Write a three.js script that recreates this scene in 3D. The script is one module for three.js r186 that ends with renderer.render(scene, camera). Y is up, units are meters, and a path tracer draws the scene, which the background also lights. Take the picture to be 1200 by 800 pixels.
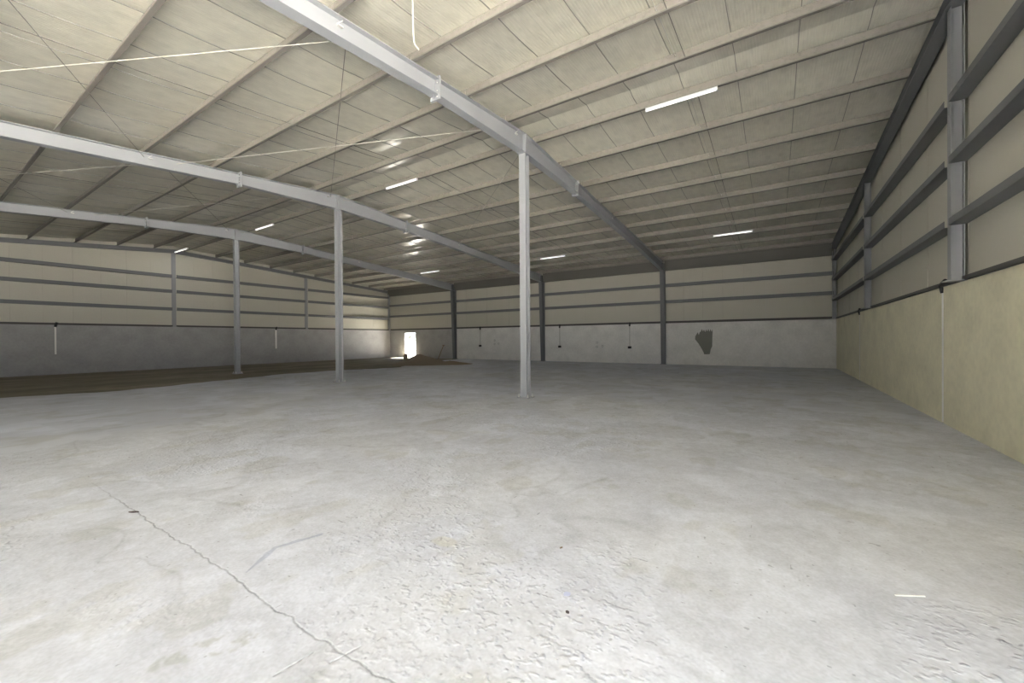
import * as THREE from 'three';
import { mergeGeometries } from 'three/addons/utils/BufferGeometryUtils.js';
import { RectAreaLightUniformsLib } from 'three/addons/lights/RectAreaLightUniformsLib.js';

// ------------------------------------------------------------------ camera, sky, sun, exposure
// Axes: x runs along the hall (ridge direction), y is up, -z runs across it to the far side wall.
// Plans below are written in (X, Y, Z) with Z = -z, the distance across the hall from the camera.
const scene = new THREE.Scene();
const camera = new THREE.PerspectiveCamera(2 * Math.atan(400 / 475.875) * 180 / Math.PI, 1.5, 0.05, 400);
camera.position.set(0, 1.534, 0);
camera.rotation.order = 'YXZ';
camera.rotation.set(-0.338 * Math.PI / 180, 32.95 * Math.PI / 180, -0.4294 * Math.PI / 180);
scene.add(camera);

const renderer = new THREE.WebGLRenderer({ antialias: true });
renderer.toneMapping = THREE.LinearToneMapping;
renderer.toneMappingExposure = 1.65;
renderer.shadowMap.enabled = true;
RectAreaLightUniformsLib.init();

scene.background = new THREE.Color().setRGB(2.9, 3.2, 3.65);       // bright clear daylight sky
const sun = new THREE.DirectionalLight(new THREE.Color().setRGB(1, 0.97, 0.93), 170);   // stands high beyond the far side wall, a little to the right
sun.position.set(6, 60, -48); sun.target.position.set(-10, 0, -8);
sun.castShadow = true; sun.shadow.mapSize.set(2048, 2048);
Object.assign(sun.shadow.camera, { left: -45, right: 45, top: 45, bottom: -45, near: 1, far: 140 });
scene.add(sun, sun.target);

// ------------------------------------------------------------------ plan of the hall (metres)
const FX = [-5.486, -13.486, -21.486];           // the three steel frames
const XR = 2.475, XL = -29.3, ZF = 24.88, ZN = -6.9, ZR = 9.106;   // end walls, far and near side walls, ridge
const HM = 2.39, HRIDGE = 6.85, SN = 0.093, SF = 0.06;             // masonry height, rafter top at ridge, slopes
const top = Z => HRIDGE - (Z < ZR ? SN * (ZR - Z) : SF * (Z - ZR));
const lerpTable = (t, x) => {
  for (let i = 1; i < t.length; i++) if (x <= t[i][0]) { const [a, b] = [t[i - 1], t[i]]; return a[1] + (b[1] - a[1]) * (x - a[0]) / (b[0] - a[0]); }
  return t[t.length - 1][1];
};
const DEPTH = [[-6.9, 0.6], [-1.5, 0.32], [5.75, 0.32], [9.106, 0.5], [12.4, 0.38], [18, 0.38], [24.5, 0.5]];
const bottom = Z => top(Z) - lerpTable(DEPTH, Z);

// ------------------------------------------------------------------ seeded noise
function rng(seed) { let s = seed >>> 0; return () => { s = (s + 0x6D2B79F5) >>> 0; let t = s; t = Math.imul(t ^ (t >>> 15), t | 1); t ^= t + Math.imul(t ^ (t >>> 7), t | 61); return ((t ^ (t >>> 14)) >>> 0) / 4294967296; }; }
const PERM = (() => { const r = rng(77), p = new Float32Array(65536); for (let i = 0; i < 65536; i++) p[i] = r(); return p; })();
function vn(x, y) {
  const xi = Math.floor(x), yi = Math.floor(y); let fx = x - xi, fy = y - yi;
  fx = fx * fx * (3 - 2 * fx); fy = fy * fy * (3 - 2 * fy);
  const a = (xi & 255), b = ((xi + 1) & 255), c = (yi & 255) << 8, d = ((yi + 1) & 255) << 8;
  const p = PERM[a | c], q = PERM[b | c], r = PERM[a | d], s = PERM[b | d];
  return p + (q - p) * fx + (r - p) * fy + (p - q - r + s) * fx * fy;
}
function fbm(x, y, n) { let v = 0, a = 0.5, t = 0; for (let i = 0; i < n; i++) { v += a * vn(x, y); t += a; x = x * 2.03 + 17.3; y = y * 2.03 + 9.1; a *= 0.5; } return v / t; }
const clamp = (v, a = 0, b = 1) => Math.min(b, Math.max(a, v));
const smooth = (a, b, x) => { const t = clamp((x - a) / (b - a)); return t * t * (3 - 2 * t); };

function tex(w, h, f, srgb, repeat) {
  const d = new Uint8Array(w * h * 4), o = [0, 0, 0];
  for (let j = 0; j < h; j++) for (let i = 0; i < w; i++) {
    f((i + 0.5) / w, (j + 0.5) / h, o); const k = (j * w + i) * 4;
    d[k] = clamp(o[0]) * 255; d[k + 1] = clamp(o[1]) * 255; d[k + 2] = clamp(o[2]) * 255; d[k + 3] = 255;
  }
  const t = new THREE.DataTexture(d, w, h, THREE.RGBAFormat);
  t.magFilter = THREE.LinearFilter; t.minFilter = THREE.LinearMipmapLinearFilter; t.generateMipmaps = true;
  if (repeat) { t.wrapS = t.wrapT = THREE.MirroredRepeatWrapping; t.repeat.set(repeat, repeat); }
  if (srgb) t.colorSpace = THREE.SRGBColorSpace;
  t.needsUpdate = true; return t;
}

// ------------------------------------------------------------------ floor maps (finish of the screed, in plan coordinates)
const distSeg = (x, y, a, b, c, d) => { const vx = c - a, vy = d - b, t = clamp(((x - a) * vx + (y - b) * vy) / (vx * vx + vy * vy)); return Math.hypot(x - a - t * vx, y - b - t * vy); };
const crackZ = X => 1.21 + 0.05 * (fbm(X * 2.1, 4.4, 3) - 0.5) + 0.045 * (fbm(X * 11, 8, 3) - 0.5);
function screed(X, Z, o, fine) {
  // broad trowel swirls: noise warped by noise, drawn out along the hall
  const wx = fbm(X * 0.5 + 3, Z * 0.5, 3) - 0.5, wz = fbm(X * 0.5, Z * 0.5 + 40, 3) - 0.5;
  const big = fbm((X + 2.4 * wx) * 0.32, (Z + 2.4 * wz) * 0.5 + 7, 4);
  const mid = fbm((X + 1.2 * wz) * 1.5, (Z + 1.2 * wx) * 2.1, 4);
  let v = 0.64 + 0.06 * (big - 0.5) + 0.05 * (mid - 0.5);
  let warm = 0.002 + 0.008 * smooth(0.5, 0.72, fbm(X * 0.35 + 90, Z * 0.35, 3));
  // arcs left by the trowel
  const sw = Math.abs(fbm((X + 1.5 * wx) * 0.9 + 20, (Z + 1.5 * wz) * 0.9, 3) - 0.5);
  v -= 0.035 * smooth(0.03, 0, sw) * smooth(0.45, 0.62, fbm(X * 0.6 + 11, Z * 0.6 + 5, 2));
  // pale cement dust in ragged patches, tan stains between
  const dust = smooth(0.5, 0.62, fbm(X * 1.9 + 50 + 2 * wx, Z * 1.9 + 2 * wz, 5));
  v += 0.03 * dust;
  const stain = smooth(0.6, 0.7, fbm(X * 2.6 + 130, Z * 2.2 + 30, 4)); v -= 0.03 * stain; warm += 0.008 * stain;
  if (fine) {
    v += 0.07 * (fbm(X * 14, Z * 14, 4) - 0.5) + 0.05 * (vn(X * 90, Z * 90) - 0.5);
    const spot = vn(X * 24 + 7, Z * 24); if (spot > 0.965) v -= 0.12;
    // hairline crack along a pour joint
    const cz = crackZ(X);
    const w = 0.002 + 0.003 * vn(X * 19, 3);
    if (X < -1.15 && X > -6.9) { const k = smooth(w + 0.004, w * 0.4, Math.abs(Z - cz)) * smooth(-6.8, -5, X) * (0.55 + 0.45 * vn(X * 8, 9)); v -= 0.17 * k; }
    // grey scrape beside the crack
    const s = Math.min(distSeg(X, Z, -2.95, 1.29, -3.12, 1.56), distSeg(X, Z, -3.12, 1.56, -3.02, 1.86)); const sWide = 0.004 + 0.05 * fbm(X * 14, Z * 14, 3) * smooth(-2.9, -3.1, X);
    const sk = smooth(sWide, sWide * 0.4, s); v -= 0.09 * sk; warm -= 0.02 * sk;
    // tan smear
    const t = distSeg(X, Z, -2.46, 0.72, -2.33, 0.98) - 0.01 - 0.09 * fbm(X * 11, Z * 11, 3); { const k = smooth(0.03, 0, t) * smooth(0.35, 0.6, fbm(X * 16, Z * 16, 4)); v -= 0.07 * k; warm += 0.012 * k; }
    for (const [a, b, c, d] of [[-1.93, 0.96, -1.91, 1.13], [-1.78, 1.14, -1.75, 1.28]]) v -= 0.14 * smooth(0.008, 0.002, distSeg(X, Z, a, b, c, d) + 0.009 * vn(X * 60, Z * 60));
    const ru = Math.hypot((X + 2.12) * 1.0, (Z - 2.3) * 1.6) - 0.05 - 0.05 * vn(X * 20, Z * 20); v -= 0.03 * smooth(0.05, 0, ru); warm += 0.025 * smooth(0.05, 0, ru);
  }
  o[0] = 1.125 * (v + warm * 0.4); o[1] = 1.14 * (v + warm * 0.1); o[2] = 1.195 * (v - warm * 1.2);
}
const NEAR = { x0: -9, x1: 2.6, z0: -1.2, z1: 10.4 };     // part of the floor that shows its fine grain
const nearMap = tex(2048, 2048, (u, v, o) => screed(NEAR.x0 + u * (NEAR.x1 - NEAR.x0), NEAR.z0 + v * (NEAR.z1 - NEAR.z0), o, true), true);
const nearBump = tex(2048, 2048, (u, v, o) => {
  const X = NEAR.x0 + u * (NEAR.x1 - NEAR.x0), Z = NEAR.z0 + v * (NEAR.z1 - NEAR.z0);
  const m = smooth(0.42, 0.66, fbm(X * 0.8 + 4, Z * 0.8 + 60, 3));
  const ridge = smooth(0.52, 0.8, fbm(X * 26 + Z * 8, Z * 34 - X * 6, 3));
  let h = 0.42 + 0.22 * (fbm(X * 2.2, Z * 3, 3) - 0.5) + (0.04 + 0.4 * m) * ridge + 0.16 * (fbm(X * 30, Z * 30, 2) - 0.5) * (0.4 + m);
  const cz = crackZ(X);
  if (X < -1.15 && X > -6.9) h -= 0.2 * smooth(0.008, 0.002, Math.abs(Z - cz)) * smooth(-6.8, -5, X);
  for (const [a, b, c, d] of [[-1.93, 0.96, -1.91, 1.13], [-1.78, 1.14, -1.75, 1.28]]) h -= 0.3 * smooth(0.01, 0.002, distSeg(X, Z, a, b, c, d));
  o[0] = o[1] = o[2] = h;
}, false);
const FAR = { x0: -30, x1: 3, z0: -7.4, z1: 25.6 };
const farMap = tex(2048, 2048, (u, v, o) => screed(FAR.x0 + u * 33, FAR.z0 + v * 33, o, false), true);
const roughMap = tex(1024, 1024, (u, v, o) => {   // bare, dirty sub-floor beyond the screed
  const X = u * 12, Z = v * 12, n = fbm(X * 0.9, Z * 0.35, 4), m = fbm(X * 4, Z * 2, 4);
  const k = 0.44 + 0.22 * (n - 0.5) + 0.14 * (m - 0.5); o[0] = k + 0.02; o[1] = k; o[2] = k - 0.045;
}, true, 1);
const plasterMap = tex(1024, 1024, (u, v, o) => {
  const n = fbm(u * 9, v * 9, 5), m = fbm(u * 60, v * 60, 2), k = 0.93 + 0.10 * (n - 0.5) + 0.05 * (m - 0.5); o[0] = o[1] = o[2] = k;
}, true, 1 / 4);
const plasterBump = tex(512, 512, (u, v, o) => { o[0] = o[1] = o[2] = 0.5 + 0.5 * (fbm(u * 40, v * 40, 3) - 0.5); }, false, 1 / 2);
// facing of the roof blanket: thin ribs running down the slope, crinkled between (u across, v down the slope, metres)
const foilBump = tex(1024, 1024, (u, v, o) => {
  const rib = Math.pow(0.5 + 0.5 * Math.cos(u * 2 * Math.PI * 20), 3);
  o[0] = o[1] = o[2] = 0.28 + 0.3 * rib * (0.5 + 0.8 * vn(u * 40, v * 6)) + 0.42 * fbm(u * 9 + 3, v * 4, 4);
}, false, 1);
const foilMap = tex(1024, 1024, (u, v, o) => {
  const n = fbm(u * 6, v * 4, 4), l = vn(u * 120, v * 5), k = 0.93 + 0.10 * (n - 0.5) + 0.05 * (l - 0.5);
  o[0] = k; o[1] = k * 0.995; o[2] = k * 0.98;
}, true, 1);
const galvBump = tex(256, 256, (u, v, o) => { o[0] = o[1] = o[2] = fbm(u * 12, v * 12, 3); }, false, 1);
const galvMap = tex(512, 512, (u, v, o) => {
  const n = fbm(u * 10, v * 10, 4), d = smooth(0.56, 0.7, fbm(u * 22 + 9, v * 22, 4)), k = 0.92 + 0.08 * (n - 0.5) - 0.05 * d; o[0] = k; o[1] = k * 0.99; o[2] = k * 0.97;
}, true, 1);
const sandBump = tex(256, 256, (u, v, o) => { o[0] = o[1] = o[2] = fbm(u * 40, v * 40, 3); }, false, 2);

// ------------------------------------------------------------------ materials
const lin = (r, g, b) => new THREE.Color().setRGB(r, g, b);
const std = (c, roughness, extra = {}) => new THREE.MeshStandardMaterial({ color: c, roughness, ...extra });
const M = {
  floorNear: std(lin(1, 1, 1), 0.72, { map: nearMap, bumpMap: nearBump, bumpScale: 0.014 }),
  floorFar: std(lin(1, 1, 1), 0.72, { map: farMap }),
  floorRough: std(lin(1, 0.97, 0.9), 0.95, { map: roughMap }),
  white: std(lin(0.8, 0.785, 0.755), 0.85, { map: plasterMap, bumpMap: plasterBump, bumpScale: 0.003 }),
  cement: std(lin(0.4, 0.395, 0.39), 0.9, { map: plasterMap, bumpMap: plasterBump, bumpScale: 0.003 }),
  cream: std(lin(0.84, 0.8, 0.6), 0.8, { map: plasterMap, bumpMap: plasterBump, bumpScale: 0.003 }),
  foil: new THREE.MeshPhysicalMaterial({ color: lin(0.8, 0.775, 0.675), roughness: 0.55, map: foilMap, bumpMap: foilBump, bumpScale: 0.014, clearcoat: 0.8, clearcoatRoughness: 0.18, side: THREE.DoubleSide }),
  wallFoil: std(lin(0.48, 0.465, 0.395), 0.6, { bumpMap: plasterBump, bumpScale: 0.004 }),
  seam: std(lin(0.27, 0.26, 0.225), 0.7, { side: THREE.DoubleSide }),
  sheet: std(lin(0.55, 0.57, 0.58), 0.5),
  sillSteel: std(lin(0.07, 0.068, 0.065), 0.6),
  steel: std(lin(0.3, 0.31, 0.324), 0.5),
  steelPost: std(lin(0.27, 0.278, 0.29), 0.5),
  steelDark: std(lin(0.14, 0.144, 0.152), 0.55),
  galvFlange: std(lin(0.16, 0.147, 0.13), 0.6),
  eaveSteel: std(lin(0.12, 0.115, 0.1), 0.6),
  galv: std(lin(0.29, 0.275, 0.25), 0.5, { map: galvMap, bumpMap: galvBump, bumpScale: 0.002 }),
  black: std(lin(0.02, 0.02, 0.02), 0.6),
  bolt: std(lin(0.6, 0.6, 0.58), 0.4),
  rodPale: std(lin(0.5, 0.48, 0.43), 0.5),
  rodMid: std(lin(0.35, 0.33, 0.29), 0.6),
  rodDark: std(lin(0.16, 0.15, 0.13), 0.6),
  pvc: std(lin(0.8, 0.79, 0.75), 0.5),
  tube: std(lin(0.9, 0.9, 0.9), 0.4, { emissive: lin(1, 1, 1), emissiveIntensity: 0.9 }),
  fitting: std(lin(0.8, 0.8, 0.8), 0.5),
  paint: std(lin(0.21, 0.208, 0.18), 0.85),
  sand: std(lin(0.25, 0.2, 0.15), 1, { bumpMap: sandBump, bumpScale: 0.01 }),
  wood: std(lin(0.2, 0.14, 0.09), 0.8),
  bag: std(lin(0.34, 0.27, 0.19), 0.9),
  ground: std(lin(0.5, 0.48, 0.44), 0.95),
  outWall: std(lin(0.75, 0.73, 0.68), 0.9),
  leaf: std(lin(0.024, 0.027, 0.008), 0.7, { side: THREE.DoubleSide }),
  bark: std(lin(0.25, 0.19, 0.12), 0.9),
  scrapBlue: std(lin(0.42, 0.45, 0.6), 0.8),
  scrapDark: std(lin(0.05, 0.035, 0.03), 0.8),
  strip: std(lin(0.95, 0.94, 0.9), 0.5),
};

// ------------------------------------------------------------------ builders
const taken = {};
const numbered = n => { taken[n] = (taken[n] ?? -1) + 1; return taken[n] ? `${n}_${String(taken[n]).padStart(3, '0')}` : n; };
function add(o, name, parent) {
  o.name = parent === scene ? numbered(name) : name; parent.add(o);
  if (o.isMesh) { o.castShadow = true; o.receiveShadow = true; }
  return o;
}
function thing(name, label, category, group, at = [0, 0, 0]) {          // a Group at the thing's base
  const g = new THREE.Group(); g.position.set(at[0], at[1], -at[2]); add(g, name, scene);
  g.userData = { label, category }; if (group) g.userData.group = group;
  g.origin = at; return g;
}
function structure(name, label, category) { const g = new THREE.Group(); add(g, name, scene); g.userData = { label, category, kind: 'structure' }; g.origin = [0, 0, 0]; return g; }
// geometry written in plan coordinates is shifted to the thing's own base
function part(name, geos, mat, parent) {
  const list = Array.isArray(geos) ? geos : [geos];
  const g = list.length > 1 ? mergeGeometries(list.map(x => x.index ? x.toNonIndexed() : x)) : list[0];
  let p = parent, o = [0, 0, 0]; while (p && !p.origin) p = p.parent; if (p) o = p.origin;
  g.translate(-o[0], -o[1], o[2]);
  return add(new THREE.Mesh(g, mat), name, parent);
}
function box(x0, x1, y0, y1, Z0, Z1) {                                   // with uv in metres
  const g = new THREE.BoxGeometry(x1 - x0, y1 - y0, Z1 - Z0), p = g.attributes.position, n = g.attributes.normal, uv = g.attributes.uv;
  g.translate((x0 + x1) / 2, (y0 + y1) / 2, -(Z0 + Z1) / 2);
  for (let i = 0; i < p.count; i++) {
    const X = p.getX(i), Y = p.getY(i), Z = p.getZ(i);
    if (Math.abs(n.getX(i)) > 0.5) uv.setXY(i, Z, Y); else if (Math.abs(n.getY(i)) > 0.5) uv.setXY(i, X, Z); else uv.setXY(i, X, Y);
  }
  return g;
}
function prismX(pts, x0, x1) {                                            // outline [Z, Y], pushed along x
  const g = new THREE.ExtrudeGeometry(new THREE.Shape(pts.map(p => new THREE.Vector2(p[0], p[1]))), { depth: x1 - x0, bevelEnabled: false });
  g.rotateY(Math.PI / 2); g.translate(x0, 0, 0); return g;
}
function prismZ(pts, Z0, Z1) {                                            // outline [X, Y], pushed along z
  const g = new THREE.ExtrudeGeometry(new THREE.Shape(pts.map(p => new THREE.Vector2(p[0], p[1]))), { depth: Z1 - Z0, bevelEnabled: false });
  g.translate(0, 0, -Z1); return g;
}
function rod(a, b, r, seg = 6) {                                          // a straight round bar between plan points
  const A = new THREE.Vector3(a[0], a[1], -a[2]), B = new THREE.Vector3(b[0], b[1], -b[2]), d = B.clone().sub(A);
  const g = new THREE.CylinderGeometry(r, r, d.length(), seg);
  g.applyQuaternion(new THREE.Quaternion().setFromUnitVectors(new THREE.Vector3(0, 1, 0), d.normalize()));
  g.translate((A.x + B.x) / 2, (A.y + B.y) / 2, (A.z + B.z) / 2); return g;
}
const steps = (a, b, n) => Array.from({ length: n + 1 }, (_, i) => a + (b - a) * i / n);
const ORD = ['first', 'second', 'third', 'fourth', 'fifth', 'sixth', 'seventh', 'eighth', 'ninth', 'tenth'];

// ------------------------------------------------------------------ setting: ground outside
{
  const g = structure('ground', 'bright sandy ground outside the hall', 'ground');
  part('earth', box(-90, 70, -0.5, -0.06, -70, 90), M.ground, g);
}
// ------------------------------------------------------------------ setting: floor
{
  const g = structure('floor', 'pale grey cement screed floor of the hall', 'floor');
  const sheetUV = (geo, R) => { const p = geo.attributes.position, uv = geo.attributes.uv; for (let i = 0; i < p.count; i++) uv.setXY(i, (p.getX(i) - R.x0) / (R.x1 - R.x0), (-p.getZ(i) - R.z0) / (R.z1 - R.z0)); return geo; };
  part('screed_bay', sheetUV(box(NEAR.x0, XR + 0.02, -0.05, 0, NEAR.z0, NEAR.z1), NEAR), M.floorNear, g);
  part('screed_bay', sheetUV(box(NEAR.x0, XR + 0.02, -0.05, 0, NEAR.z1, ZF + 0.1), FAR), M.floorFar, g);
  part('screed_bay', sheetUV(box(NEAR.x0, XR + 0.02, -0.05, 0, ZN - 0.1, NEAR.z0), FAR), M.floorFar, g);
  // the screed ends in a ragged edge before the left end wall
  const edge = [[-17.9, -7], [-18.2, 0], [-18.1, 2], [-17.3, 4], [-17.9, 6], [-18.3, 7.7], [-19.1, 10], [-18.8, 12.8], [-18, 14.3], [-17.7, 15.4], [-18.4, 17], [-19.2, 19], [-20.5, 22], [-21, 24.98]];
  const r = rng(5), shape = [];
  for (let i = 0; i < edge.length; i++) { shape.push(edge[i]); if (i + 1 < edge.length) for (const t of [0.25, 0.5, 0.75]) shape.push([edge[i][0] + (edge[i + 1][0] - edge[i][0]) * t + (r() - 0.5) * 0.3, edge[i][1] + (edge[i + 1][1] - edge[i][1]) * t]); }
  const s = new THREE.Shape([...shape.map(p => new THREE.Vector2(p[0], p[1])), new THREE.Vector2(NEAR.x0, ZF + 0.1), new THREE.Vector2(NEAR.x0, -7)]);
  const e = new THREE.ExtrudeGeometry(s, { depth: 0.05, bevelEnabled: false }); e.rotateX(-Math.PI / 2); e.translate(0, -0.05, 0);
  part('screed_bay', sheetUV(e, FAR), M.floorFar, g);
  const o = part('bare_subfloor', box(XL - 0.1, -16.5, -0.055, -0.02, ZN - 0.1, ZF + 0.1), M.floorRough, g);
  o.userData.label = 'darker unfinished floor beyond the screed edge';
  const uv = o.geometry.attributes.uv; for (let i = 0; i < uv.count; i++) uv.setXY(i, uv.getX(i) / 12, uv.getY(i) / 12);
}

// ------------------------------------------------------------------ setting: walls
const DOOR = { z0: -5.5, z1: 1.8, h: 5.1 };                  // the open vehicle doorway in the right end wall, beside the camera
const GATE = { x0: -27.38, x1: -26.05, h: 2.14 };            // the small open doorway in the far wall
const SHUTTER = { x0: -9.8, x1: -6.0, h: 4.4 };            // the second vehicle doorway, in the side wall behind the camera
function gableStrips(g, x0, x1, skipDoor) {                  // wall sheets 1 m wide, from the masonry to the roof
  let k = 0;
  for (let Z = ZN; Z < ZF + 0.15; Z += 1.0) {
    const a = Z + 0.002, b = Math.min(Z + 1.0, ZF + 0.2) - 0.002, off = (k++ % 2) * 0.006 * Math.sign(x0 + 10);
    const y0 = skipDoor && b > DOOR.z0 && a < DOOR.z1 ? DOOR.h : HM - 0.05;
    const pts = [[a, y0], [b, y0], [b, top(b) + 0.24]]; if (a < ZR && b > ZR) pts.push([ZR, top(ZR) + 0.24]); pts.push([a, top(a) + 0.24]);
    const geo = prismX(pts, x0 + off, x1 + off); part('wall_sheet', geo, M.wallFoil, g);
  }
  const outer = skipDoor ? [[ZN - 0.2, HM - 0.1], [DOOR.z0, HM - 0.1], [DOOR.z0, DOOR.h], [DOOR.z1, DOOR.h], [DOOR.z1, HM - 0.1], [ZF + 0.2, HM - 0.1]] : [[ZN - 0.2, HM - 0.1], [ZF + 0.2, HM - 0.1]];
  outer.push([ZF + 0.2, top(ZF + 0.2) + 0.4], [ZR, top(ZR) + 0.4], [ZN - 0.2, top(ZN - 0.2) + 0.4]);
  const s = Math.sign(x0 + 10); part('outer_sheet', prismX(outer, s > 0 ? x1 + 0.02 : x0 - 0.06, s > 0 ? x1 + 0.06 : x0 - 0.02), M.sheet, g);
}
{
  const g = structure('wall_right', 'end wall with cream painted masonry below and insulated sheets above', 'wall');
  gableStrips(g, XR + 0.03, XR + 0.07, true);
  const cuts = [[DOOR.z1, 10.08], [10.19, 18.44], [18.53, ZF + 0.2], [ZN - 0.2, DOOR.z0]];
  for (const [a, b] of cuts) part('masonry_panel', box(XR, XR + 0.22, -0.1, HM, a, b), M.cream, g);
  for (const [a, b] of [[10.08, 10.19], [18.44, 18.53]]) part('joint_backing', box(XR + 0.05, XR + 0.2, -0.1, HM, a, b), M.cream, g).userData.label = 'recessed chase between two cream panels';
}
{
  const g = structure('wall_left', 'end wall with bare grey cement plaster below and insulated sheets above', 'wall');
  gableStrips(g, XL - 0.07, XL - 0.03, false);
  part('masonry_panel', box(XL - 0.22, XL, -0.1, HM, ZN - 0.2, ZF + 0.2), M.cement, g);
}
{
  const g = structure('wall_far', 'long side wall with pale plastered masonry below and insulated sheets above', 'wall');
  let k = 0;
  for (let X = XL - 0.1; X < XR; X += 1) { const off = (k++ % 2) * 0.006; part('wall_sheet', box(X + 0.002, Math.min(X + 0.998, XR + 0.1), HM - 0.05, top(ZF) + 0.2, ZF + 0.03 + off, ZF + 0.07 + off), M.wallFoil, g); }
  part('outer_sheet', box(XL - 0.2, XR + 0.2, HM - 0.1, top(ZF) + 0.3, ZF + 0.1, ZF + 0.14), M.sheet, g);
  part('masonry_panel', box(FX[0], XR + 0.1, -0.1, HM, ZF, ZF + 0.22), M.white, g);
  part('masonry_panel', box(FX[1], FX[0], -0.1, HM, ZF, ZF + 0.22), M.white, g);
  part('masonry_panel', box(FX[2], FX[1], -0.1, HM, ZF, ZF + 0.22), M.white, g);
  part('masonry_panel', [box(GATE.x1, FX[2], -0.1, HM, ZF, ZF + 0.22), box(XL - 0.1, GATE.x0, -0.1, HM, ZF, ZF + 0.22), box(GATE.x0, GATE.x1, GATE.h, HM, ZF, ZF + 0.22)], M.cement, g).userData.label = 'bare grey cement plaster round the small doorway';
  // swatch of dark paint brushed on the plaster, ragged at the top
  const r = rng(9), pts = [[-3.33, 0.6], [-3.05, 0.62], [-3.0, 0.9], [-2.93, 1.05]];
  for (let i = 0; i <= 14; i++) { const t = i / 14, x = -2.9 + 0.06 * t - (t * 0.82), y = 2.0 - 0.02 * i / 14 + (i % 2 ? -0.03 - 0.13 * r() : 0.05 * r()); pts.push([x, y - (t > 0.85 ? 0.15 : 0)]); }
  pts.push([-3.78, 1.62], [-3.8, 1.45], [-3.62, 1.2], [-3.45, 0.9], [-3.38, 0.75]);
  part('paint_swatch', prismZ(pts, ZF - 0.002, ZF + 0.002), M.paint, g).userData.label = 'dark grey patch of brushed paint';
}
{
  const g = structure('wall_near', 'long side wall behind the viewer with a wide open doorway', 'wall');
  for (const [a, b] of [[XL - 0.2, SHUTTER.x0], [SHUTTER.x1, XR + 0.2]]) part('masonry_panel', box(a, b, -0.1, HM, ZN - 0.22, ZN), M.white, g);
  const cutX = [XL - 0.1, SHUTTER.x0, SHUTTER.x1, XR + 0.1];
  for (let k = 0; k < 3; k++) {
    const [a, b] = [cutX[k], cutX[k + 1]], n = Math.round(b - a), y0 = k === 1 ? SHUTTER.h : HM - 0.05;
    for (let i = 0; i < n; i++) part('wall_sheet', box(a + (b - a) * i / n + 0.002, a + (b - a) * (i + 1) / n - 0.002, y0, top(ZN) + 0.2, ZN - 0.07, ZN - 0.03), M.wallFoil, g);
    part('outer_sheet', box(a, b, y0, top(ZN) + 0.3, ZN - 0.14, ZN - 0.1), M.sheet, g);
  }
}
// ------------------------------------------------------------------ purlin lines (bottom rests on the rafters)
const PH = 0.2;
const NEARP = Array.from({ length: 10 }, (_, k) => 8.25 - 1.53 * k).filter(z => z > ZN + 0.3);
const FARP = Array.from({ length: 10 }, (_, k) => 9.62 + 1.62 * k).filter(z => z < ZF - 0.3);
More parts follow.
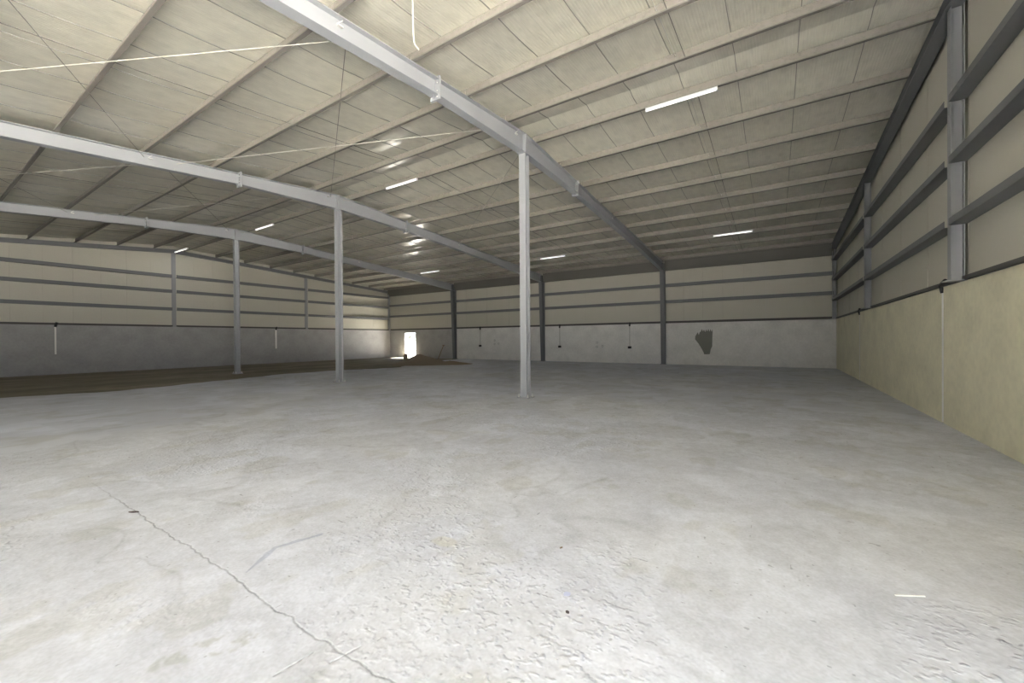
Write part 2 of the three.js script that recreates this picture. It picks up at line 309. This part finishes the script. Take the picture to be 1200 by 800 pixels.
// ------------------------------------------------------------------ setting: roof
{
  const g = structure('ceiling', 'pitched roof lined with pale foil-faced insulation blanket', 'ceiling');
  const r = rng(31);
  const marks = { near: [...NEARP, ZN - 0.1].sort((a, b) => a - b), far: [...FARP, ZF + 0.1].sort((a, b) => a - b) };
  function strip(Za, Zb, sup, x0, x1, lap) {
    const nz = 84, nx = 8, pos = [], uv = [], idx = [], ph = r() * 50, lo = 0.032;
    for (let j = 0; j <= nz; j++) {
      const Z = Za + (Zb - Za) * j / nz; let sag = 0;
      for (let i = 1; i < sup.length; i++) if (Z >= sup[i - 1] && Z <= sup[i]) { const t = (Z - sup[i - 1]) / (sup[i] - sup[i - 1]); sag = Math.pow(Math.sin(Math.PI * t), 0.8); }
      for (let i = 0; i <= nx; i++) {
        const X = x0 + (x1 - x0) * i / nx, e = i === 0 || i === nx ? 0 : 1;
        const wr = 0.008 * (fbm(X * 2.2 + ph, Z * 5, 3) - 0.5) + 0.012 * (fbm(X * 0.8, Z * 0.7 + 9, 2) - 0.5);
        pos.push(X, top(Z) + PH + 0.03 + lap * (i === 0 ? 1 : 0) - sag * (lo + wr * e), -Z); uv.push(X, Z);
      }
    }
    for (let j = 0; j < nz; j++) for (let i = 0; i < nx; i++) { const a = j * (nx + 1) + i, b = a + nx + 1; idx.push(a, a + 1, b, a + 1, b + 1, b); }
    const geo = new THREE.BufferGeometry(); geo.setAttribute('position', new THREE.Float32BufferAttribute(pos, 3)); geo.setAttribute('uv', new THREE.Float32BufferAttribute(uv, 2)); geo.setIndex(idx); geo.computeVertexNormals();
    part('blanket_strip', geo, M.foil, g);
    // taped seam where two strips meet, following the sag
    const sp = [], si = [];
    for (let j = 0; j <= nz; j++) { const k = (j * (nx + 1)) * 3, y = pos[k + 1] - lap, z = pos[k + 2], xs = x0 - 0.004; sp.push(xs - 0.007, y, z, xs - 0.005, y - 0.01, z, xs + 0.005, y - 0.01, z, xs + 0.007, y, z); }
    for (let j = 0; j < nz; j++) for (let i = 0; i < 3; i++) { const a = j * 4 + i, b = a + 4; si.push(a, a + 1, b, a + 1, b + 1, b); }
    const sg = new THREE.BufferGeometry(); sg.setAttribute('position', new THREE.Float32BufferAttribute(sp, 3)); sg.setIndex(si); sg.computeVertexNormals();
    part('seam_tape', sg, M.seam, g);
  }
  const W = 1.03;
  for (let i = -2; i < 31; i++) {
    const x0 = XL + 0.84 + i * W + 0.004, x1 = Math.min(x0 + W - 0.008, XR + 0.1); if (x1 - x0 < 0.1) continue;
    strip(ZN - 0.1, ZR, [...marks.near, ZR], x0, x1, 0.005); strip(ZR, ZF + 0.1, [ZR, ...marks.far], x0, x1, 0.005);
  }
  part('roof_sheet', prismX([[ZN - 0.3, top(ZN - 0.3) + 0.3], [ZR, HRIDGE + 0.3], [ZF + 0.3, top(ZF + 0.3) + 0.3], [ZF + 0.3, top(ZF + 0.3) + 0.36], [ZR, HRIDGE + 0.36], [ZN - 0.3, top(ZN - 0.3) + 0.36]], XL - 0.3, XR + 0.3), M.sheet, g);
}

// ------------------------------------------------------------------ main frames: rafters
const FRAME = ['frame beside the cream wall', 'middle frame of the hall', 'frame next to the grey end wall'];
const COLGROUP = 'steel columns under the ridge';
FX.forEach((X, f) => {
  const t = thing('steel_rafter', `pale grey tapered steel roof beam, ${FRAME[f]}`, 'beam', 'main roof beams', [X, 0, ZR]);
  const zs = [...steps(ZN + 0.05, -1.5, 3), ...steps(-1.5, 5.75, 3).slice(1), ...steps(5.75, ZR, 3).slice(1), ...steps(ZR, 12.4, 3).slice(1), ...steps(12.4, 18, 3).slice(1), ...steps(18, 24.5, 3).slice(1)];
  const up = z => top(z), dn = z => bottom(z), outline = (hi, lo) => [...zs.map(z => [z, lo(z)]), ...[...zs].reverse().map(z => [z, hi(z)])];
  part('web', prismX(outline(z => up(z) - 0.008, z => dn(z) + 0.008), X - 0.006, X + 0.006), M.steel, t);
  part('top_flange', prismX(outline(up, z => up(z) - 0.014), X - 0.1, X + 0.1), M.steel, t);
  part('bottom_flange', prismX(outline(z => dn(z) + 0.014, dn), X - 0.1, X + 0.1), M.steel, t);
  for (const s of [-1, 1]) part('stiffener', box(Math.min(X, X + s * 0.095), Math.max(X, X + s * 0.095), dn(ZR) + 0.014, HRIDGE - 0.02, ZR - 0.07, ZR + 0.0), M.steel, t);
  for (const z of [5.82, 12.35]) {
    const p = part('splice_plate', box(X - 0.12, X + 0.12, dn(z) - 0.075, top(z) + 0.045, z - 0.022, z + 0.022), M.steel, t);
    for (const sx of [-0.07, 0.07]) for (const y of [dn(z) - 0.035, dn(z) + 0.08, top(z) - 0.09, top(z) + 0.015]) part('bolt', rod([X + sx, y, z - 0.04], [X + sx, y, z + 0.04], 0.012), M.bolt, p);
    for (const s of [-1, 1]) part('rib', prismX([[z - 0.11, dn(z) + 0.0], [z, dn(z) - 0.07], [z, dn(z)]], X + s * 0.004 - 0.005, X + s * 0.004 + 0.005), M.steel, t);
  }
  for (const z of [...NEARP, ...FARP]) part('purlin_cleat', box(X + 0.0, X + 0.1, top(z), top(z) + 0.15, z + 0.006, z + 0.014), M.steel, t);
  for (const z of [3.75, 8.7, 15.9]) part('rod_clip', [box(X + 0.006, X + 0.05, top(z) - 0.12, top(z) - 0.1, z - 0.04, z + 0.04), rod([X + 0.02, top(z) - 0.1, z - 0.05], [X + 0.05, top(z) - 0.02, z + 0.03], 0.008)], M.bolt, t);
});
// ridge columns: H section, flanges across the hall, on bolted base plates
FX.forEach((X, f) => {
  const t = thing('ridge_column', `slim grey column standing on open floor, ${FRAME[f]}`, 'column', COLGROUP, [X, 0, ZR]);
  const H = bottom(ZR);
  part('web', box(X - 0.005, X + 0.005, 0.02, H, ZR - 0.1, ZR + 0.1), M.steel, t);
  part('flange', box(X - 0.095, X + 0.095, 0.02, H, ZR - 0.1, ZR - 0.088), M.steel, t);
  part('flange', box(X - 0.095, X + 0.095, 0.02, H, ZR + 0.088, ZR + 0.1), M.steel, t);
  part('cap_plate', box(X - 0.12, X + 0.12, H - 0.016, H, ZR - 0.15, ZR + 0.15), M.steel, t);
  const b = part('base_plate', box(X - 0.17, X + 0.17, -0.045, 0.02, ZR - 0.17, ZR + 0.17), M.steel, t);
  for (const sx of [-1, 1]) for (const sz of [-1, 1]) part('anchor_bolt', [rod([X + sx * 0.135, 0.02, ZR + sz * 0.12], [X + sx * 0.135, 0.1, ZR + sz * 0.12], 0.011), rod([X + sx * 0.135, 0.02, ZR + sz * 0.12], [X + sx * 0.135, 0.045, ZR + sz * 0.12], 0.02)], M.bolt, b);
});
// side wall columns of the frames: tapered, wider at the knee
FX.forEach((X, f) => {
  const t = thing('side_wall_column', `dark tapered column against the far wall, ${FRAME[f]}`, 'column', 'columns along the far side wall', [X, 0, ZF - 0.2]);
  const H = top(24.5) - 0.02, z1 = ZF - 0.02, zb = ZF - 0.26, zt = ZF - 0.5;
  part('web', prismX([[zb + 0.01, 0.02], [z1, 0.02], [z1, H], [zt + 0.01, H]], X - 0.005, X + 0.005), M.steelDark, t);
  part('inner_flange', prismX([[zb, 0.02], [zb + 0.014, 0.02], [zt + 0.014, H - 0.4], [zt + 0.014, H - 0.05], [zt, H - 0.05], [zt, H - 0.4]], X - 0.11, X + 0.11), M.steelDark, t);
  part('outer_flange', box(X - 0.11, X + 0.11, 0.02, H, z1 - 0.014, z1), M.steelDark, t);
  part('knee_stiffener', prismX([[zt + 0.02, bottom(24.4) - 0.01], [z1, bottom(24.4) - 0.06], [z1, bottom(24.4) - 0.04], [zt + 0.02, bottom(24.4) + 0.01]], X - 0.1, X + 0.1), M.steelDark, t);
  part('base_plate', box(X - 0.16, X + 0.16, -0.045, 0.02, zb - 0.06, z1), M.steelDark, t);
});
FX.forEach((X, f) => {
  const t = thing('side_wall_column', `steel column against the side wall behind the viewer, ${FRAME[f]}`, 'column', 'columns along the near side wall', [X, 0, ZN + 0.2]);
  const H = top(ZN + 0.4) - 0.02;
  part('web', box(X - 0.005, X + 0.005, 0.02, H, ZN + 0.03, ZN + 0.4), M.steelDark, t);
  part('inner_flange', box(X - 0.11, X + 0.11, 0.02, H - 0.2, ZN + 0.39, ZN + 0.404), M.steelDark, t);
});

// ------------------------------------------------------------------ end wall framing
function gableFrame(side) {
  const right = side === 'right', xw = right ? XR : XL, s = right ? -1 : 1;      // s points into the hall
  const wall = right ? 'cream end wall' : 'grey end wall';
  const X = d => xw + s * d, bx = (d0, d1, y0, y1, Z0, Z1) => box(Math.min(X(d0), X(d1)), Math.max(X(d0), X(d1)), y0, y1, Z0, Z1);
  const pz = right ? (pts, d0, d1) => prismX(pts, X(d1), X(d0)) : (pts, d0, d1) => prismX(pts, X(d0), X(d1));
  // edge rafters along the roof, one for each slope
  for (const [a, b, words] of [[ZN + 0.1, ZR, 'over the floor crack side'], [ZR, ZF - 0.06, 'falling to the far wall']]) {
    const t = thing('end_rafter', `dark sloping beam on the ${wall}, ${words}`, 'beam', 'end wall roof beams', [X(0.1), 0, (a + b) / 2]);
    const band = (hi, lo) => [[a, top(a) - hi], [a, top(a) - lo], [b, top(b) - lo], [b, top(b) - hi]].map(([z, y]) => [z, y]);
    part('web', pz(band(0.012, 0.188), 0.115, 0.125), M.steelDark, t);
    part('top_flange', pz(band(0, 0.012), 0.02, 0.22), M.steelDark, t);
    part('bottom_flange', pz(band(0.188, 0.2), 0.02, 0.22), M.steelDark, t);
  }
  const posts = right ? [9.12, 16.35, 24.7] : [1.2, 9.1, 17, 24.72];
  const where = right ? { 9.12: 'under the ridge', 16.35: 'halfway between ridge and far corner', 24.7: 'in the far corner' } : { 1.2: 'between ridge and near side wall', 9.1: 'under the ridge', 17: 'halfway between ridge and far corner', 24.72: 'in the far corner' };
  for (const z of posts) {
    const corner = z > 24, H = top(z) - 0.2, zc = corner ? z : z;
    const t = thing('end_wall_post', `dark steel post on the ${wall}, ${where[z]}`, 'post', 'posts of the end walls', [X(0.1), HM, zc]);
    part('web', bx(0.025, 0.17, HM, H, zc - 0.005, zc + 0.005), M.steelPost, t);
    part('inner_flange', bx(0.16, 0.172, HM, H, zc - 0.08, zc + 0.08), M.steelPost, t);
    part('outer_flange', bx(0.02, 0.032, HM, H, zc - 0.08, zc + 0.08), M.steelPost, t);
    part('base_plate', bx(-0.02, 0.23, HM - 0.001, HM + 0.012, zc - 0.12, zc + 0.12), M.steelPost, t);
  }
  if (right) for (const [z, w] of [[DOOR.z0 + 0.1, 'outer'], [DOOR.z1 - 0.1, 'ridge']]) {
    const t = thing('door_post', `steel jamb of the wide open doorway, ${w} side`, 'post', 'jambs of the vehicle doorway', [X(0.1), 0, z]);
    part('jamb', bx(-0.2, 0.2, -0.04, DOOR.h - 0.2, z - 0.1, z + 0.1), M.steelPost, t);
  }
  // horizontal rails between the posts
  const levels = right ? [3.25, 4.21, 5.16] : [3.33, 4.35, 5.22];
  const lev = ['lowest', 'middle', 'highest'];
  const spans = right ? [[DOOR.z1 + 0.2, 9.02, 'between the wide doorway and the ridge post'], [9.22, 16.25, 'between the ridge post and the next post'], [16.45, 24.6, 'in the bay at the far corner'], [ZN + 0.2, DOOR.z0 - 0.2, 'in the bay behind the viewer']]
    : [[ZN + 0.2, 1.1, 'in the bay at the near corner'], [1.3, 9.0, 'in the bay before the ridge post'], [9.2, 16.9, 'in the bay beyond the ridge post'], [17.1, 24.62, 'in the bay at the far corner']];
  spans.forEach(([a, b, w]) => levels.forEach((y, i) => {
    if (y > top(Math.max(a, ZN)) - 0.25 || y > top(b) - 0.25) return;
    const t = thing('wall_rail', `${lev[i]} dark rail on the ${wall}, ${w}`, 'rail', `rails on the ${wall}`, [X(0.1), y, (a + b) / 2]);
    part('channel_web', bx(0.0, 0.205, y, y + 0.006, a, b), M.steelDark, t);
    part('inner_lip', bx(0.199, 0.205, y, y + (right ? 0.11 : 0.17), a, b), M.steelDark, t);
  }));
  if (right) { const t = thing('door_header', 'steel header over the wide open doorway', 'beam', undefined, [X(0.1), DOOR.h, 0.6]); part('header', bx(-0.2, 0.2, DOOR.h - 0.2, DOOR.h, DOOR.z0, DOOR.z1), M.steelDark, t); }
  // base channel on the masonry
  for (const [a, b, w] of right ? [[DOOR.z1 + 0.2, ZF - 0.02, 'right'], [ZN + 0.02, DOOR.z0 - 0.2, 'behind']] : [[ZN + 0.02, ZF - 0.02, 'left']]) {
    const t = thing('sill_channel', `dark steel channel along the top of the ${wall}${w === 'behind' ? ' behind the viewer' : ''}`, 'channel', undefined, [X(0), HM, (a + b) / 2]);
    part('web', bx(-0.04, 0.035, HM, HM + 0.012, a, b), M.sillSteel, t);
    part('inner_lip', bx(0.027, 0.035, HM, HM + (right ? 0.07 : 0.1), a, b), M.sillSteel, t);
  }
}
gableFrame('right'); gableFrame('left');
// far side wall: rails, eave beam, base channel in each bay
const BAYS = [[FX[0] + 0.12, XR - 0.12, 'bay against the cream wall'], [FX[1] + 0.12, FX[0] - 0.12, 'second bay from the cream wall'], [FX[2] + 0.12, FX[1] - 0.12, 'third bay from the cream wall'], [XL + 0.12, FX[2] - 0.12, 'bay with the small doorway']];
for (const [a, b, w] of BAYS) {
  [[3.55, 'lower'], [4.5, 'upper']].forEach(([y, l]) => {
    const t = thing('wall_rail', `${l} dark rail on the far wall, ${w}`, 'rail', 'rails on the far side wall', [(a + b) / 2, y, ZF - 0.1]);
    part('channel_web', box(a, b, y, y + 0.006, ZF - 0.2, ZF - 0.005), M.steelDark, t);
    part('inner_lip', box(a, b, y, y + 0.17, ZF - 0.206, ZF - 0.2), M.steelDark, t);
  });
  const e = thing('eave_beam', `grey eave beam at the top of the far side wall, ${w}`, 'beam', 'eave beams of the far wall', [(a + b) / 2, 5.45, ZF - 0.1]);
  part('face', box(a, b, 5.45, 5.68, ZF - 0.2, ZF - 0.19), M.eaveSteel, e);
  part('lower_flange', box(a, b, 5.44, 5.45, ZF - 0.2, ZF - 0.05), M.eaveSteel, e);
  part('upper_angle', box(a, b, 5.6, 6.0, ZF - 0.34, ZF - 0.33), M.eaveSteel, e);
  const t = thing('sill_channel', `dark steel channel on top of the far plastered wall, ${w}`, 'channel', 'channels on the far wall', [(a + b) / 2, HM, ZF]);
  part('web', box(a, b, HM, HM + 0.012, ZF - 0.035, ZF + 0.03), M.sillSteel, t);
  part('inner_lip', box(a, b, HM, HM + 0.12, ZF - 0.035, ZF - 0.027), M.sillSteel, t);
}

// ------------------------------------------------------------------ purlins, one for each line and bay
const PBAY = [[FX[0] + 0.004, XR - 0.02, 'bay against the cream wall'], [FX[1] + 0.004, FX[0] - 0.004, 'bay between first and second beams'], [FX[2] + 0.004, FX[1] - 0.004, 'bay between second and third beams'], [XL + 0.02, FX[2] - 0.004, 'bay against the grey end wall']];
[[NEARP, 'slope over the floor crack', -1], [FARP, 'slope over the sand', 1]].forEach(([list, slope]) => list.forEach((z, k) => PBAY.forEach(([a, b, w]) => {
  const y = top(z), t = thing('roof_purlin', `${ORD[k]} purlin below the ridge, ${slope}, ${w}`, 'purlin', 'roof purlins', [(a + b) / 2, y, z]);
  part('web', box(a, b, y + 0.002, y + PH - 0.002, z - 0.002, z + 0.002), M.galv, t);
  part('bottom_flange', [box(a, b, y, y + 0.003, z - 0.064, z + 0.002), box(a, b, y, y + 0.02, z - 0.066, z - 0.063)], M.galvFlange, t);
  part('top_flange', box(a, b, y + PH - 0.003, y + PH, z - 0.002, z + 0.062), M.galv, t);
})));
// sag rods at mid bay, tying purlin to purlin down each slope
PBAY.forEach(([a, b, w], i) => [[NEARP, 'slope over the floor crack'], [FARP, 'slope over the sand']].forEach(([list, slope]) => {
  const xm = (a + b) / 2 + 0.1, zs = [...list].sort((p, q) => p - q);
  const t = thing('sag_rod', `tie rod across purlins, ${slope}, ${w}`, 'rod', 'sag rods of the roof', [xm, top(zs[0]), zs[0]]);
  for (let k = 1; k < zs.length; k++) for (const d of i ? [0] : [0, -0.16]) part('rod_length', rod([xm + d, top(zs[k - 1]) + 0.07 + 0.04 * (d < 0), zs[k - 1]], [xm + d, top(zs[k]) + 0.07 + 0.04 * (d < 0), zs[k]], 0.008, 5), d ? M.rodPale : M.rodDark, t);
}));
// crossed wind bracing in the two middle bays
const brace = (f0, z0, f1, z1, mat, colour, words) => {
  const a = [FX[f0], top(z0) - 0.1, z0], b = [FX[f1], top(z1) - 0.1, z1];
  const t = thing('bracing_rod', `${colour} bracing rod ${words}`, 'rod', 'wind bracing rods', a);
  part('rod', rod([a[0] - 0.02, a[1], a[2]], [b[0] + 0.02, b[1], b[2]], colour === 'pale' ? 0.008 : 0.007), mat, t);
  part('end_nut', [rod([a[0] - 0.02, a[1], a[2] + 0.0001], [a[0] - 0.1, a[1], a[2] + 0.0002], 0.022)], M.bolt, t);
};
for (const [f0, f1, bay] of [[0, 1, 'in the bay of the bare ridge column pair'], [1, 2, 'in the bay next to the grey end bay']]) {
  const w = f0 === 0 ? 'between first and second beams' : 'between second and third beams';
  brace(f0, 4.1, f1, -0.55, M.rodPale, 'pale', `away from the ridge, ${w}`);
  brace(f0, -0.6, f1, 3.62, M.rodDark, 'thin dark', `far short of the ridge, ${w}`);
  brace(f0, 8.2, f1, 4.3, M.rodPale, 'pale', `just before the ridge, ${w}`);
  brace(f0, 3.9, f1, 8.8, M.rodDark, 'thin dark', `ending at the ridge, ${w}`);
  brace(f0, 9.3, f1, 15.9, M.rodMid, 'thin grey', `beyond the ridge leaving the nearer beam, ${w}`);
  brace(f0, 15.9, f1, 9.3, M.rodMid, 'thin grey', `beyond the ridge reaching the farther beam, ${w}`);
}

// ------------------------------------------------------------------ tube lights under the purlins
const LIGHTS = [[-2.49, -1.0, 9.58, 'ridge line beside the cream wall'], [-11.3, -9.8, 9.5, 'ridge line in the middle of the hall'], [-20.55, -18.95, 9.55, 'ridge line over the third column'], [-28.55, -26.8, 8.98, 'ridge line against the grey end wall'],
  [-2.34, -0.8, 20.42, 'low down the far slope beside the cream wall'], [-11.3, -9.74, 20.5, 'low down the far slope in the middle'], [-20.6, -18.85, 20.2, 'low down the far slope near the grey end']];
for (const [a, b, z, w] of LIGHTS) {
  const y = top(z) - (a < -26 ? 0.2 : 0.005), t = thing('tube_light', `white linear tube light under a purlin, ${w}`, 'light', 'tube lights of the roof', [(a + b) / 2, y, z]);
  part('batten', box(a, b, y - 0.03, y, z - 0.03, z + 0.03), M.fitting, t);
  const tg = new THREE.CylinderGeometry(0.026, 0.026, b - a - 0.06, 12); tg.rotateZ(Math.PI / 2); tg.translate((a + b) / 2, y - 0.048, -z);
  part('tube', tg, M.tube, t);
  for (const x of [a, b - 0.03]) part('end_cap', box(x, x + 0.03, y - 0.078, y - 0.02, z - 0.032, z + 0.032), M.fitting, t);
  const l = new THREE.RectAreaLight(0xffffff, 35, b - a - 0.06, 0.05); l.position.set(0, -0.085, 0); l.rotation.x = -Math.PI / 2; t.add(l);
}

// ------------------------------------------------------------------ conduits, sockets, cables on the walls
for (const [x, y, w] of [[-19.02, 1.04, 'between the sand pile and the second column'], [-12.26, 1.0, 'beside the second column from the cream wall'], [-7.5, 0.97, 'nearest the dark paint swatch']]) {
  const t = thing('socket_drop', `black socket box on a cable, far wall, ${w}`, 'socket', 'socket drops on the far wall', [x, y, ZF]);
  part('cable', rod([x, y + 0.06, ZF - 0.012], [x, HM + 0.02, ZF - 0.012], 0.012), M.rodDark, t);
  part('socket_box', box(x - 0.1, x + 0.1, y - 0.07, y + 0.07, ZF - 0.07, ZF), M.black, t);
  part('cable_loop', rod([x, HM - 0.12, ZF - 0.04], [x + 0.03, HM + 0.12, ZF - 0.05], 0.05), M.black, t);
}
for (const [z, y, w] of [[4.48, 0.96, 'alone on the long stretch before the ridge'], [14.84, 1.0, 'between the ridge post and the far corner']]) {
  const t = thing('conduit_trunking', `white upright trunking on the grey end wall, ${w}`, 'trunking', 'trunking on the grey wall', [XL, y, z]);
  part('trunk', box(XL, XL + 0.05, y, HM - 0.08, z - (z < 9 ? 0.03 : 0.05), z + (z < 9 ? 0.03 : 0.05)), M.pvc, t);
  part('cable_end', rod([XL + 0.03, HM - 0.1, z], [XL + 0.05, HM + 0.12, z + 0.06], 0.05), M.black, t);
}
for (const [z, y0, w] of [[10.135, 0.02, 'nearer the ridge post'], [18.485, 0.02, 'toward the far corner']]) {
  const t = thing('conduit_pipe', `pale conduit in an upright joint of the cream wall, ${w}`, 'conduit', 'conduits in the cream wall', [XR + 0.02, y0, z]);
  part('pipe', rod([XR + 0.022, y0, z], [XR + 0.022, HM - 0.06, z], 0.03, 10), M.pvc, t);
  part('cable_end', [rod([XR + 0.0, HM - 0.1, z], [XR - 0.03, HM + 0.03, z - 0.02], 0.028), rod([XR - 0.03, HM + 0.03, z - 0.02], [XR - 0.04, HM + 0.09, z - 0.3], 0.03)], M.black, t);
}
for (const [x, y, w] of [[-17.57, 1.25, 'right of the sand pile'], [-9.5, 1.08, 'between two black sockets']]) {
  const t = thing('wall_box', `small faint round outlet boxes cast in the far plaster, ${w}`, 'outlet', 'cast in outlets', [x, y, ZF]);
  for (const [dx, dy] of [[-0.12, -0.08], [0.25, -0.04], [-0.1, 0.2]]) { const g = new THREE.TorusGeometry(0.06, 0.012, 6, 14); g.translate(x + dx, y + dy, -ZF); part('rim', g, M.cement, t); }
}
{ // white strip hanging from the roof
  const z = 4.32, t = thing('hanging_strip', 'thin white strap dangling from the roof with a curled end', 'strap', undefined, [-4.5, 5.8, z]);
  const c = new THREE.CatmullRomCurve3([[-4.52, 6.62, 4.32], [-4.52, 6.35, 4.32], [-4.505, 6.02, 4.32], [-4.49, 5.94, 4.32], [-4.43, 5.84, 4.35]].map(p => new THREE.Vector3(p[0], p[1], -p[2])));
  part('strap', new THREE.TubeGeometry(c, 24, 0.011, 6), M.strip, t);
}

// ------------------------------------------------------------------ sand pile with a tool, block by the door
{
  const cx = -18.4, cz = 18.4, n = 44, pos = [], idx = [], uv = [];
  for (let j = 0; j <= n; j++) for (let i = 0; i <= n; i++) {
    const u = i / n * 2 - 1, v = j / n * 2 - 1, x = u * 3.4, z = v * 2.4;
    const along = x * Math.cos(0.59) + z * Math.sin(0.59), across = -x * Math.sin(0.59) + z * Math.cos(0.59);
    const k = Math.max(0.70 * Math.max(0, 1 - Math.hypot((along + 0.45) / (along < -0.45 ? 1.6 : 2.3), across / 1.5)), 0.26 * Math.max(0, 1 - Math.hypot((along - 1.5) / 1.5, across / 1.2)));
    let y = Math.pow(k, 1.1) + (k > 0.01 ? 0.05 * (fbm(x * 3 + 8, z * 3, 3) - 0.5) : 0); y = k > 0 ? Math.max(0.0, y) : -0.03;
    pos.push(x, y, -z); uv.push(x, z);
  }
  for (let j = 0; j < n; j++) for (let i = 0; i < n; i++) { const a = j * (n + 1) + i, b = a + n + 1; idx.push(a, a + 1, b, a + 1, b + 1, b); }
  const g = new THREE.BufferGeometry(); g.setAttribute('position', new THREE.Float32BufferAttribute(pos, 3)); g.setAttribute('uv', new THREE.Float32BufferAttribute(uv, 2)); g.setIndex(idx); g.computeVertexNormals();
  const m = add(new THREE.Mesh(g, M.sand), 'sand_pile', scene); m.position.set(cx, 0, -cz); m.userData = { label: 'low heap of brown building sand in front of the small doorway', category: 'sand' };
  const t = thing('shovel', 'shovel stuck upright in the sand heap', 'shovel', undefined, [-17.6, 0.25, 18.9]);
  part('handle', rod([-17.72, 0.3, 18.8], [-17.42, 1.18, 19.0], 0.024, 8), M.wood, t);
  part('grip', rod([-17.49, 1.19, 18.97], [-17.35, 1.17, 19.03], 0.022, 8), M.wood, t);
  part('blade', prismX([[18.66, 0.02], [18.8, 0.02], [18.86, 0.34], [18.7, 0.34]], -17.8, -17.77), M.steelDark, t);
}
{
  const t = thing('rubble_block', 'small broken brown block on the floor beside the small doorway', 'block', undefined, [-24.9, -0.02, 22.7]);
  const g = new THREE.DodecahedronGeometry(0.24, 0), p = g.attributes.position; for (let i = 0; i < p.count; i++) p.setXYZ(i, p.getX(i) * 0.9 + (vn(p.getX(i) * 9, p.getY(i) * 9) - 0.5) * 0.06, p.getY(i) * 1.1, p.getZ(i) * 0.85); g.computeVertexNormals(); g.translate(-24.9, 0.2, -22.7);
  part('block', g, M.bag, t);
}
// ------------------------------------------------------------------ small litter on the floor
{
  const leaf = (name, label, X, Z, L, W, turn, mat, h) => {
    const s = new THREE.Shape(); s.moveTo(-L / 2, 0); s.quadraticCurveTo(-L * 0.1, W * 0.8, L / 2, W * 0.1); s.quadraticCurveTo(L * 0.1, -W * 0.6, -L / 2, 0);
    const g = new THREE.ExtrudeGeometry(s, { depth: h, bevelEnabled: false }); g.rotateX(-Math.PI / 2); g.rotateY(turn);
    const m = add(new THREE.Mesh(g, mat), name, scene); m.position.set(X, 0.001, -Z); m.userData = { label, category: name.split('_').pop(), group: 'litter on the floor' };
  };
  leaf('dry_leaf', 'small dark curled leaf lying beside the long floor crack', -4.85, 1.2, 0.09, 0.035, 0.6, M.scrapDark, 0.008);
  leaf('dry_leaf', 'tiny reddish brown leaf on the bare floor, smallest scrap', -1.32, 2.68, 0.03, 0.014, 1.2, M.wood, 0.006);
  leaf('paper_scrap', 'pale blue torn scrap lying flat on the floor', -1.05, 2.21, 0.05, 0.06, 1.0, M.scrapBlue, 0.002);
  leaf('pebble', 'small dark pebble next to the blue scrap', -0.98, 2.06, 0.022, 0.018, 0, M.scrapDark, 0.01);
  const t = thing('plastic_strip', 'thin white plastic strip on the floor toward the cream wall', 'strip', 'litter on the floor', [0.65, 0, 3.27]);
  part('strip', box(0.58, 0.745, 0.001, 0.006, 3.263, 3.27), M.strip, t); t.rotation.y = 0.5;
}

// ------------------------------------------------------------------ outside the small doorway: a low wall and a young palm
{
  const t = thing('boundary_wall', 'low white boundary wall outside the small doorway', 'wall', undefined, [-40, -0.06, 41]);
  part('wall', box(-60, -25, -0.1, 1.25, 41, 41.2), M.outWall, t); part('coping', box(-60, -25, 1.25, 1.33, 40.95, 41.25), M.outWall, t);
  const palm = thing('palm_tree', 'young green palm seen through the small doorway', 'tree', undefined, [-46.7, -0.06, 43]);
  const trunk = new THREE.CylinderGeometry(0.16, 0.22, 1.5, 10); trunk.translate(-46.7, 0.7, -43); part('trunk', trunk, M.bark, palm);
  const r = rng(3);
  for (let k = 0; k < 30; k++) {
    const az = k * 2.4, up = 0.25 + 0.9 * r(), L = 2.4 + 0.7 * r(), geos = [];
    for (let i = 0; i < 12; i++) {
      const s = i / 12, d = L * s, y = 1.7 + Math.sin(up) * d - 0.24 * d * d, rr = Math.cos(up) * d;
      for (const e of [-1, 1]) {
        const w = 0.5 * (1 - s * 0.6), c = Math.cos(az), n = Math.sin(az);
        const A = [rr * c, y, rr * n], B = [(rr + 0.12) * c, y + 0.02, (rr + 0.12) * n], C = [(rr + 0.22) * c - e * w * n, y - 0.12, (rr + 0.22) * n + e * w * c];
        const g = new THREE.BufferGeometry(); g.setAttribute('position', new THREE.Float32BufferAttribute([...A, ...B, ...C], 3)); g.setAttribute('uv', new THREE.Float32BufferAttribute([0, 0, 1, 0, 1, 1], 2)); g.computeVertexNormals(); g.translate(-46.7, 0, -43); geos.push(g);
      }
    }
    part('frond', geos, M.leaf, palm);
  }
}
renderer.render(scene, camera);
